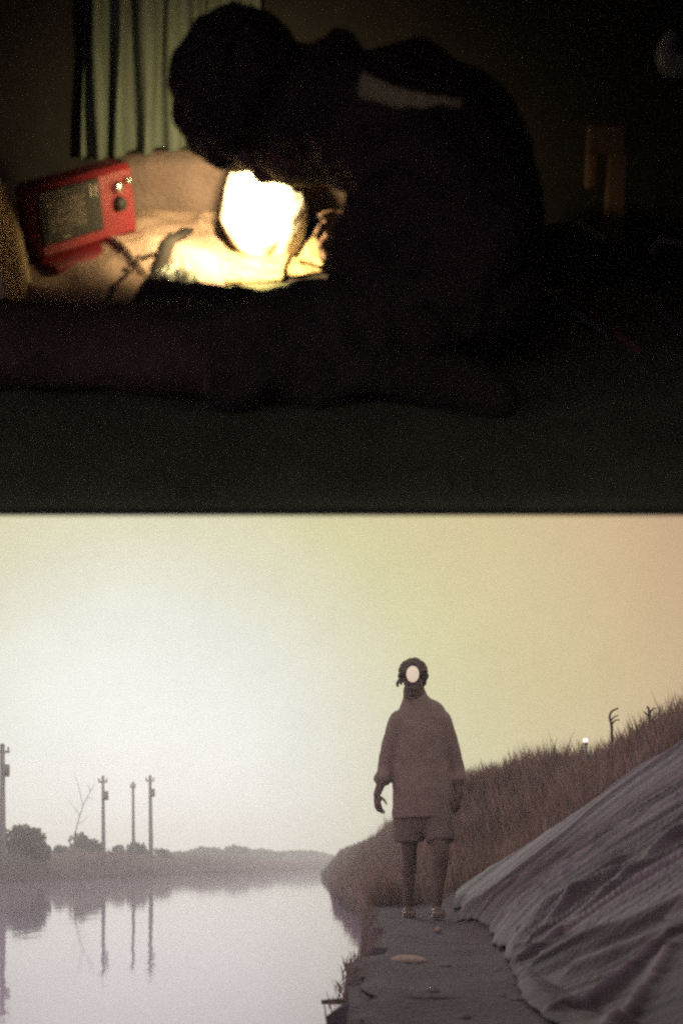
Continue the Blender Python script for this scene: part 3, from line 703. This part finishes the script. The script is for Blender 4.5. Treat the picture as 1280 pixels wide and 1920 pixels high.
# padded backrest against the wall
a = rp(215, 300, v=2.70); b = rp(760, 300, v=2.70)
def brs(s, t):
    e = min(1, min(s, 1 - s) * 22) ** .5 * min(1, min(t, 1 - t) * 7) ** .5
    u = a.x + (b.x - a.x) * s; wz = TW + .004 + (a.z + .012 * math.sin(s * 7) - TW) * t
    return (u, 2.735 - .045 * e + .006 * float(fbm(u * 14, wz * 14, 2, 81)), wz)
o = MB().grid(brs, 90, 26).build('padded_backrest', M['backrest'], None, base=(0, 2.7, TW), frame=SET); thick(o, .01, -1)
tag(o, 'dusty brown padded backrest below the curtain behind the red radio', 'backrest')
# leaning pale plank at the left edge
q0 = rp(34, 588, w=TW + .015); q1 = rp(-18, 330, v=2.33)
mb = MB(); dirn = (q1 - q0); ln = dirn.length; zax = dirn.normalized(); yax = Vector((1, -.15, .1)); yax = (yax - zax * yax.dot(zax)).normalized(); xax = yax.cross(zax)
rot_ = Matrix((xax, yax, zax)).transposed()
mb.box(q0 + dirn / 2, (.14, .022, ln), rot_, .003)
tag(mb.build('wooden_plank', M['wood'], None, base=q0, frame=SET, smooth=False), 'pale lamplit plank leaning at the left picture edge', 'plank')

# brown canvas under the radio, with a black strap
def brn(a, b):
    t = a * 2 - 1
    u = -.60 + .40 * a; fr = 2.15 + .10 * t * t + .02 * math.sin(a * 9); v = fr + (2.70 - fr) * b
    e = min(1, min(a, 1 - a) * 10, b * 9, (1 - b) * 9 + .4) ** .5
    h = .022 + .022 * float(fbm(u * 8, v * 8, 3, 90)) + .012 * float((1 - abs(vnoise(u * 9 + v * 5, v * 4, 92))) ** 6) + .025 * math.exp(-((u + .34) ** 2 + (v - 2.42) ** 2) / .008)
    return (u, v, TW + .012 + h * e)
o = MB().grid(brn, 90, 90).build('canvas_bag', M['brown_cloth'], None, base=(-.4, 2.4, TW), frame=SET); thick(o, .004, -1)
tag(o, 'crumpled brown canvas bag lying flat under the red radio', 'bag')
def brnz(u, v):
    a = (u + .60) / .40; t = a * 2 - 1; fr = 2.15 + .10 * t * t + .02 * math.sin(a * 9); b = (v - fr) / (2.70 - fr)
    return brn(min(max(a, 0), 1), min(max(b, 0), 1))[2]
pts = spline([(*rp(x, y, w=TW + .035)[:2], 0) for x, y in ((352, 432), (330, 468), (305, 510), (286, 542), (240, 578), (180, 606))], 6)
st_ = MB(); vs_ = []; n_ = len(pts)
for i, p in enumerate(pts):
    t = (Vector(pts[min(i + 1, n_ - 1)]) - Vector(pts[max(i - 1, 0)])).normalized(); sd = Vector((-t.y, t.x, 0)) * .012
    for q in (Vector(p) - sd, Vector(p) + sd): vs_.append((q.x, q.y, brnz(q.x, q.y) + .007))
st_.add(vs_, [(2 * i, 2 * i + 1, 2 * i + 3, 2 * i + 2) for i in range(n_ - 1)])
sp = st_.build('strap', M['strap'], o, base=(-.4, 2.4, TW)); thick(sp, .004, 1)
# thin cord across the bag
pts = spline([(*rp(x, y, w=TW + .035)[:2], 0) for x, y in ((70, 560), (130, 588), (190, 578), (225, 540), (262, 512), (300, 500))], 6)
cdm = MB().tube([(p[0], p[1], brnz(p[0], p[1]) + .008) for p in pts], .0025, 6)
cdm.build('cord', M['strap'], o, base=(-.4, 2.4, TW))

# rolled dark sleeping bag in front
rl = MB(); rows = []
for i in range(40):
    t = i / 39.; u = -.86 + .90 * t
    k = 1 + .10 * float(vnoise(t * 9, 1, 201)) + .05 * float(vnoise(t * 24, 1, 202)); f = min(1, min(t, 1 - t) * 9 + .25) ** .5
    rows.append(((u, 1.905 + .02 * math.sin(t * 5) + .10 * max(0, t - .75), TW + .055 * k * f + .002), (.085 * k * f, .056 * k * f)))
rl.tube([r[0] for r in rows], [r[1] for r in rows], 22, side=(0, 1, 0))
o = rumple(rl.build('sleeping_bag', mat('brown quilted nylon', (.082, .060, .046), .9, .25, 10, .5, 90), None, base=(-.4, 1.9, TW), frame=SET), .02, .05); subd(o, 1)
tag(o, 'rolled dark brown sleeping bag lying across the front of the blanket', 'sleeping bag')

# red radio
WB = TW + .050
A = rp(80, 492, w=WB); B = rp(262, 436, w=WB)
ux = (B - A).normalized(); RW = (B - A).length; un = Vector((ux.y, -ux.x, 0)); uz = Vector((0, 0, 1))      # un points to the camera side
rot_ = Matrix((ux, -un, uz)).transposed(); RH = .115; RD = .055
mid = (A + B) / 2
radio = empty('radio', mid - un * RD / 2, SET); tag(radio, 'small red plastic portable radio with black display standing on the brown bag', 'radio')
Q = lambda x, d, z: mid + ux * x + un * d + uz * z       # x along the front, d towards the viewer from the front face, z up
def rbox(name, x, d, z, sx, sd, sz, m, bev=.002, parent=None):
    mb = MB(); mb.box(Q(x, d, z), (sx, sd, sz), rot_, bev); return mb.build(name, m, parent or radio, base=Vector(radio['_b']), smooth=False)
rbox('case', 0, -RD / 2, RH / 2, RW, RD, RH, M['red'], .008)
rbox('base_tray', .004, -RD / 2 + .018, -.008, RW * 1.04, RD + .036, .014, M['red'], .004)
bz = rbox('display_bezel', -RW * .17, .002, RH * .57, RW * .60, .006, RH * .72, M['black_plastic'], .002)
rbox('screen', -RW * .235, .0058, RH * .58, RW * .38, .003, RH * .46, M['screen'], .0008, bz)
for i in range(3): rbox('status_bar', -RW * (.25 - .03 * i), .0058, RH * (.275 - .0 * i), RW * .028 * (3 - i), .002, .003, M['chrome'], 0, bz) if i == 0 else rbox('status_bar', RW * (-.02 + .05 * i), .0058, RH * .78, RW * .012, .002, RH * .16, M['chrome'], 0, bz)
for x, z, r in ((.30, .74, .0085), (.31, .50, .0105), (.40, .80, .005)):
    mb = MB(); c = Q(RW * x, 0, RH * z); mb.tube([c, c + un * .004, c + un * .012, c + un * .014], [r * 1.2, r * 1.15, r, r * .8], 16); mb.build('knob', M['chrome'] if r < .009 else M['black_plastic'], radio, base=Vector(radio['_b']))

# lamplit papers
def sheet(corners, n, amp, seed, lift):
    c = [rp(x, y, w=TW + lift) for x, y in corners]
    def fn(a, b):
        q = c[0].lerp(c[1], a).lerp(c[3].lerp(c[2], a), b)
        h = amp * (float(fbm(q.x * 12, q.y * 9, 3, seed)) + .6 * abs(float(vnoise(q.x * 20, q.y * 6, seed + 5))))
        e = min(1, b * 6) ** .7
        return (q.x, q.y, TW + .004 + lift * (.15 + .85 * e) + abs(h) * (.12 + .88 * e))
    return MB().grid(fn, n, n)
for crn, amp, sd, lf, lb in ((((322, 530), (530, 514), (560, 445), (345, 440)), .026, 101, .018, 'creased lamplit printed sheet reaching from the bright paper toward the strap'),
                            (((388, 538), (608, 506), (600, 450), (430, 455)), .018, 111, .008, 'lamplit printed sheet lying lowest in front of the bright paper')):
    o = sheet(crn, 34, amp, sd, lf).build('paper_sheet', M['page'], None, base=rp(470, 490, w=TW), frame=SET); thick(o, .001); tag(o, lb, 'paper', 'papers on the platform')
# upright folded corner
p0, p1, p2 = rp(556, 492, w=TW + .02), rp(606, 494, w=TW + .02), rp(588, 434, v=2.53)
def tri(a, b):
    q = p0.lerp(p1, a).lerp(p2, b); return (q.x, q.y + .008 * math.sin(a * 5 + b * 3), q.z + .004 * float(vnoise(a * 5, b * 5, 7)))
o = MB().grid(tri, 14, 14).build('folded_card', M['page'], None, base=p0, frame=SET); thick(o, .0015); tag(o, 'small lamplit folded card standing at the right of the bright paper', 'card')
# the crumpled white paper in the beam
outl = [(430, 312), (455, 304), (478, 303), (482, 282), (496, 268), (509, 272), (511, 298), (530, 304), (543, 318), (552, 338), (573, 352), (577, 385), (570, 432), (558, 484), (520, 496), (488, 482), (452, 448), (424, 408), (414, 392), (421, 352)]
cx_, cy_ = 498, 392
def pv(x, y):
    t = (492 - y) / 200.
    q = rp(x, y, v=2.53 + .03 * t)
    return q + Vector((0, 1, 0)) * (.012 * float(fbm(x / 34., y / 34., 3, 120)) + .010 * abs(float(vnoise(x / 22. + y / 60., y / 40., 121))) - .105 * math.sqrt(max(0, 1 - ((x - cx_) / 92.) ** 2 - ((y - cy_) / 118.) ** 2)))
no = len(outl) * 3; rows = spline([(*p,) for p in outl + outl[:1]], 3)[:-1]
pm = MB(); nr = 12; vv = []
for i in range(nr):
    r = (i + 1) / nr
    for x, y in rows: vv.append(pv(cx_ + (x - cx_) * r, cy_ + (y - cy_) * r))
vv.append(pv(cx_, cy_)); K = len(rows)
ff = [(i * K + j, i * K + (j + 1) % K, (i + 1) * K + (j + 1) % K, (i + 1) * K + j) for i in range(nr - 1) for j in range(K)] + [(len(vv) - 1, (j + 1) % K, j) for j in range(K)]
pm.add(vv, ff); o = pm.build('crumpled_paper', M['paper'], None, base=rp(500, 490, v=2.48), frame=SET); thick(o, .0015)
tag(o, 'brightly lit crumpled white paper held up in the lamp beam', 'paper')
# crumpled clear wrappers
def wrap(crn, sd, h0, label):
    c = [rp(x, y, w=TW + .02) for x, y in crn]
    def fn(a, b):
        q = c[0].lerp(c[1], a).lerp(c[3].lerp(c[2], a), b)
        e = min(1, min(a, 1 - a, b, 1 - b) * 6)
        return (q.x + .006 * float(vnoise(a * 7, b * 7, sd)), q.y, TW + .016 + e * h0 * (.5 + .8 * abs(float(vnoise(a * 6, b * 5, sd + 1))) + .4 * abs(float(vnoise(a * 13, b * 11, sd + 2)))))
    o = MB().grid(fn, 30, 24).build('plastic_wrapper', M['wrapper'], None, base=(c[0] + c[2]) / 2 - Vector((0, 0, .02)), frame=SET, smooth=False); thick(o, .001); tag(o, label, 'wrapper', 'clear wrappers beside the strap')
wrap(((292, 578), (392, 560), (372, 516), (284, 530)), 131, .035, 'crumpled clear wrapper just right of the lower end of the strap')
wrap(((205, 616), (290, 590), (300, 556), (240, 575)), 141, .018, 'flat clear wrapper along the front edge of the brown bag')

# ------------------------------------------------------------------ hunched person with the second headlamp
hcen = Vector((-.120, 2.215, -.459))
bd = MB()
P2, rot2 = head(bd, hcen, (-.06, .62, -.78), (-.80, .30, .45), 1.02)
bd.limb([(.10, 2.16, -.46), (.02, 2.19, -.43), (-.07, 2.22, -.42)], [.075, .062, .058])
bd.limb([(.15, 2.08, -.67), (.18, 2.09, -.55), (.13, 2.13, -.48), (.04, 2.17, -.48)], [(.13, .07), (.14, .07), (.15, .07), (.11, .06)], side=(0, 1, 0))
nS, nE, nW = Vector((.09, 2.00, -.52)), Vector((.015, 1.97, -.690)), Vector((-.275, 2.05, -.695))
fS, fE, fW = Vector((.10, 2.28, -.52)), Vector((.20, 2.40, -.690)), Vector((.075, 2.47, -.705))
bd.limb([nS, nE, nW], [.055, .042, .028]); bd.limb([fS, fE, fW], [.055, .042, .028])
hand(bd, nW, (-1, .02, -.06), (0, 0, -1), (0, 1, .1), .18, .35)
hand(bd, fW, (-1, -.35, .25), (-.2, -1, -.3), (0, -.3, 1), .18, .5)
hipN, knN, anN = Vector((.15, 1.97, -.675)), Vector((-.20, 1.84, -.690)), Vector((.09, 1.86, -.715))
hipF, knF, anF = Vector((.16, 2.18, -.675)), Vector((.16, 2.50, -.690)), Vector((.26, 2.24, -.715))
for h_, k_, a_ in ((hipN, knN, anN), (hipF, knF, anF)):
    bd.limb([h_, h_.lerp(k_, .6), k_, k_.lerp(a_, .35), a_], [.075, .062, .050, .045, .032])
per2 = remesh(bd.build('person', M['skin'], None, base=(.2, 2.05, TW), frame=SET), .0065, 3)
tag(per2, 'dark haired person in a dark jacket hunched over a bright paper indoors', 'person')
jk = MB()
jk.limb([(.16, 2.07, -.66), (.195, 2.08, -.56), (.15, 2.11, -.475), (.08, 2.14, -.455), (.01, 2.17, -.448), (-.05, 2.19, -.450)], [(.19, .095), (.205, .10), (.215, .10), (.185, .10), (.12, .09), (.085, .078)], n=24, side=(0, 1, 0))
jk.limb([nS + Vector((.05, .03, .02)), nS.lerp(nE, .5), nE, nE.lerp(nW, .5), nW + Vector((-.0, 0, 0))], [.095, .078, .066, .058, .046]); jk.limb([fS + Vector((.05, -.03, .02)), fS.lerp(fE, .5), fE, fE.lerp(fW, .5), fW], [.095, .078, .066, .058, .042])
jk.limb([(.01, 2.08, -.45), (.0, 2.15, -.39), (.0, 2.24, -.39), (.01, 2.30, -.45)], [.03, .034, .034, .03])
jk.limb([(.12, 1.88, -.66), (.24, 1.94, -.65), (.27, 2.08, -.65), (.22, 2.22, -.66)], [.03, .034, .034, .03])
rumple(remesh(jk.build('jacket', M['jacket'], per2), .009, 2), .05, .085)
tr = MB(); tr.limb([(.16, 1.98, -.66), (.16, 2.18, -.66)], [.09, .09])
for h_, k_, a_ in ((hipN, knN, anN), (hipF, knF, anF)):
    tr.limb([h_, h_.lerp(k_, .6), k_, k_.lerp(a_, .4), k_.lerp(a_, .9)], [.090, .076, .062, .058, .048])
tr.v = [(x, y, max(z, TW + .012)) for x, y, z in tr.v]
for k_, a_ in ((knN, anN), (knF, anF)):
    d = (a_ - k_).normalized(); s_ = MB(); s_.limb([a_ - d * .02, a_ + d * .08 + Vector((0, -.03, 0)), a_ + d * .13 + Vector((0, -.06, -.008))], [.042, .044, .036]); remesh(s_.build('shoe', M['jacket'], per2), .008, 2)
rumple(remesh(tr.build('trousers', M['trousers'], per2), .009, 2), .04, .07)
hm = MB(); random.seed(8); hair_cap(hm, P2, rot2, 1.09, .019, 260, -.05)
remesh(hm.build('hair', M['hair'], per2), .006, 1)
a0, a1, a2, a3 = (rp(676, 158, v=1.985), rp(740, 182, v=1.97), rp(800, 204, v=1.96), rp(856, 222, v=1.96))
scf = MB(); rows = spline([(*a0, .018), (*a1, .014), (*a2, .020), (*a3, .026)], 6)
scf.tube([q[:3] for q in rows], [(.008, q[3]) for q in rows], 12, side=(0, 1, .3)); scf.build('scarf', M['scarf'], per2)
hl = headlamp('headlamp', P2, rot2, 1.0, mat('lit lamp lens bright', (.9, .8, .6), .3, 0, 5, emit=(1, .8, .45), estr=4), 'headlamp of the hunched person shining down onto the white paper', SET, lens=(.05, .05), zc=.05, yc=.097)
ld = bpy.data.lights.new('headlamp_beam', 'SPOT'); ld.energy = 21; ld.color = (1, .74, .36); ld.spot_size = R(168); ld.spot_blend = 1.0; ld.shadow_soft_size = .015
lo = bpy.data.objects.new('headlamp_beam', ld); C.objects.link(lo); lo.parent = hl
lp = P2(0, .097, .05) + (rot2 @ Vector((0, 1, 0))) * .045
aim = (rp(455, 430, v=2.46) - lp).normalized()
lo.matrix_parent_inverse = Matrix.Identity(4)
lo.location = lp - Vector(hl['_b']); lo.rotation_euler = (-aim).to_track_quat('Z', 'Y').to_euler()

# ------------------------------------------------------------------ dim things at the right of the room
def bar(a, b, wd, th, n=Vector((0, -1, .2))):
    mb = MB(); d = b - a; z = d.normalized(); y = (n - z * n.dot(z)).normalized(); x = y.cross(z)
    mb.box((a + b) / 2, (wd, th, d.length), Matrix((x, y, z)).transposed(), .003); return mb
fr = empty('easel', rp(1148, 458, w=TW), SET); tag(fr, 'faint brown wooden frame of two uprights standing in the dark', 'easel')
fv = rp(1148, 458, w=TW).y
bar(rp(1161, 228, v=fv + .02), rp(1147, 458, v=fv), .036, .02).build('upright', M['brown_wood'], fr, smooth=False)
bar(rp(1113, 232, v=fv + .02), rp(1106, 352, v=fv + .01), .022, .02).build('upright', M['brown_wood'], fr, smooth=False)
bar(rp(1100, 262, v=fv - .005), rp(1172, 262, v=fv - .005), .045, .014).build('top_rail', M['brown_wood'], fr, smooth=False)
bar(rp(1080, 412, v=fv + .02), rp(1135, 452, v=fv - .03), .012, .02).build('brace', M['pale_wood'], fr, smooth=False)
def stick(px, r, m, label, wz=TW + .012):
    pts = spline([tuple(rp(x, y, w=wz)) for x, y in px], 4); n = len(pts)
    o = MB().tube(pts, [r * (1 - .3 * i / n) for i in range(n)], 8).build('stick', m, None, base=pts[0], frame=SET); tag(o, label, 'stick', 'sticks lying in the dark')
stick(((906, 544), (960, 545), (1010, 543), (1058, 547)), .0055, M['pale_wood'], 'thin pale stick lying level in the dark right of the hunched person')
stick(((1060, 550), (1100, 580), (1150, 622), (1200, 660)), .007, M['red_wood'], 'dull red stick lying slantwise in the dark')
def clth(a, b):
    q = rp(1015 + 85 * a + 40 * b, 566 + 62 * a + 8 * b - 14 * (1 - b), w=TW + .012); return (q.x, q.y, q.z + .010 * abs(float(vnoise(a * 5, b * 5, 150))))
o = MB().grid(clth, 20, 14).build('cloth_scrap', M['green_cloth'], None, base=rp(1060, 600, w=TW), frame=SET); thick(o, .003); tag(o, 'dim grey green cloth scrap beside the red stick', 'cloth')
pts = spline([tuple(rp(x, y, v=2.40)) for x, y in ((1222, 480), (1228, 458), (1246, 450), (1268, 456), (1290, 462))], 5)
o = MB().tube(pts, .008, 8).build('metal_hook', M['grey_metal'], None, base=pts[0], frame=SET)
tag(o, 'dim bent grey metal hook at the right picture edge', 'hook')
pts = spline([tuple(rp(x, y, w=TW + .01)) for x, y in ((1232, 560), (1240, 585), (1262, 606), (1300, 640))], 5)
o = MB().tube(pts, .008, 8).build('metal_rod', M['grey_metal'], None, base=pts[0], frame=SET); tag(o, 'dim curved grey rod lying at the right picture edge', 'rod')
pts = spline([(*rp(x, y, v=2.68), r) for x, y, r in ((1262, 60, .010), (1248, 90, .018), (1256, 118, .022), (1285, 124, .02))], 5)
o = MB().tube([p[:3] for p in pts], [(p[3], p[3] * .6) for p in pts], 10).build('hanging_bag', M['green_cloth'], None, base=pts[0][:3], frame=SET); tag(o, 'dim pale cloth bag hanging on the wall at the upper right', 'bag')

# ------------------------------------------------------------------ haze
hz = MB(); hz.box((0, 211, 5.0), (650, 462, 13.4))
hm_ = bpy.data.materials.new('haze'); hm_.use_nodes = True; t = hm_.node_tree; t.nodes.clear()
pv_ = t.nodes.new('ShaderNodeVolumePrincipled'); pv_.inputs['Color'].default_value = (.93, .95, .93, 1); pv_.inputs['Density'].default_value = .0032; pv_.inputs['Anisotropy'].default_value = .6
ou = t.nodes.new('ShaderNodeOutputMaterial'); t.links.new(pv_.outputs[0], ou.inputs['Volume'])
tag(hz.build('haze', hm_, None, base=(0, 211, 5.0), smooth=False), kind='stuff')

for o in bpy.data.objects:
    if '_b' in o: del o['_b']
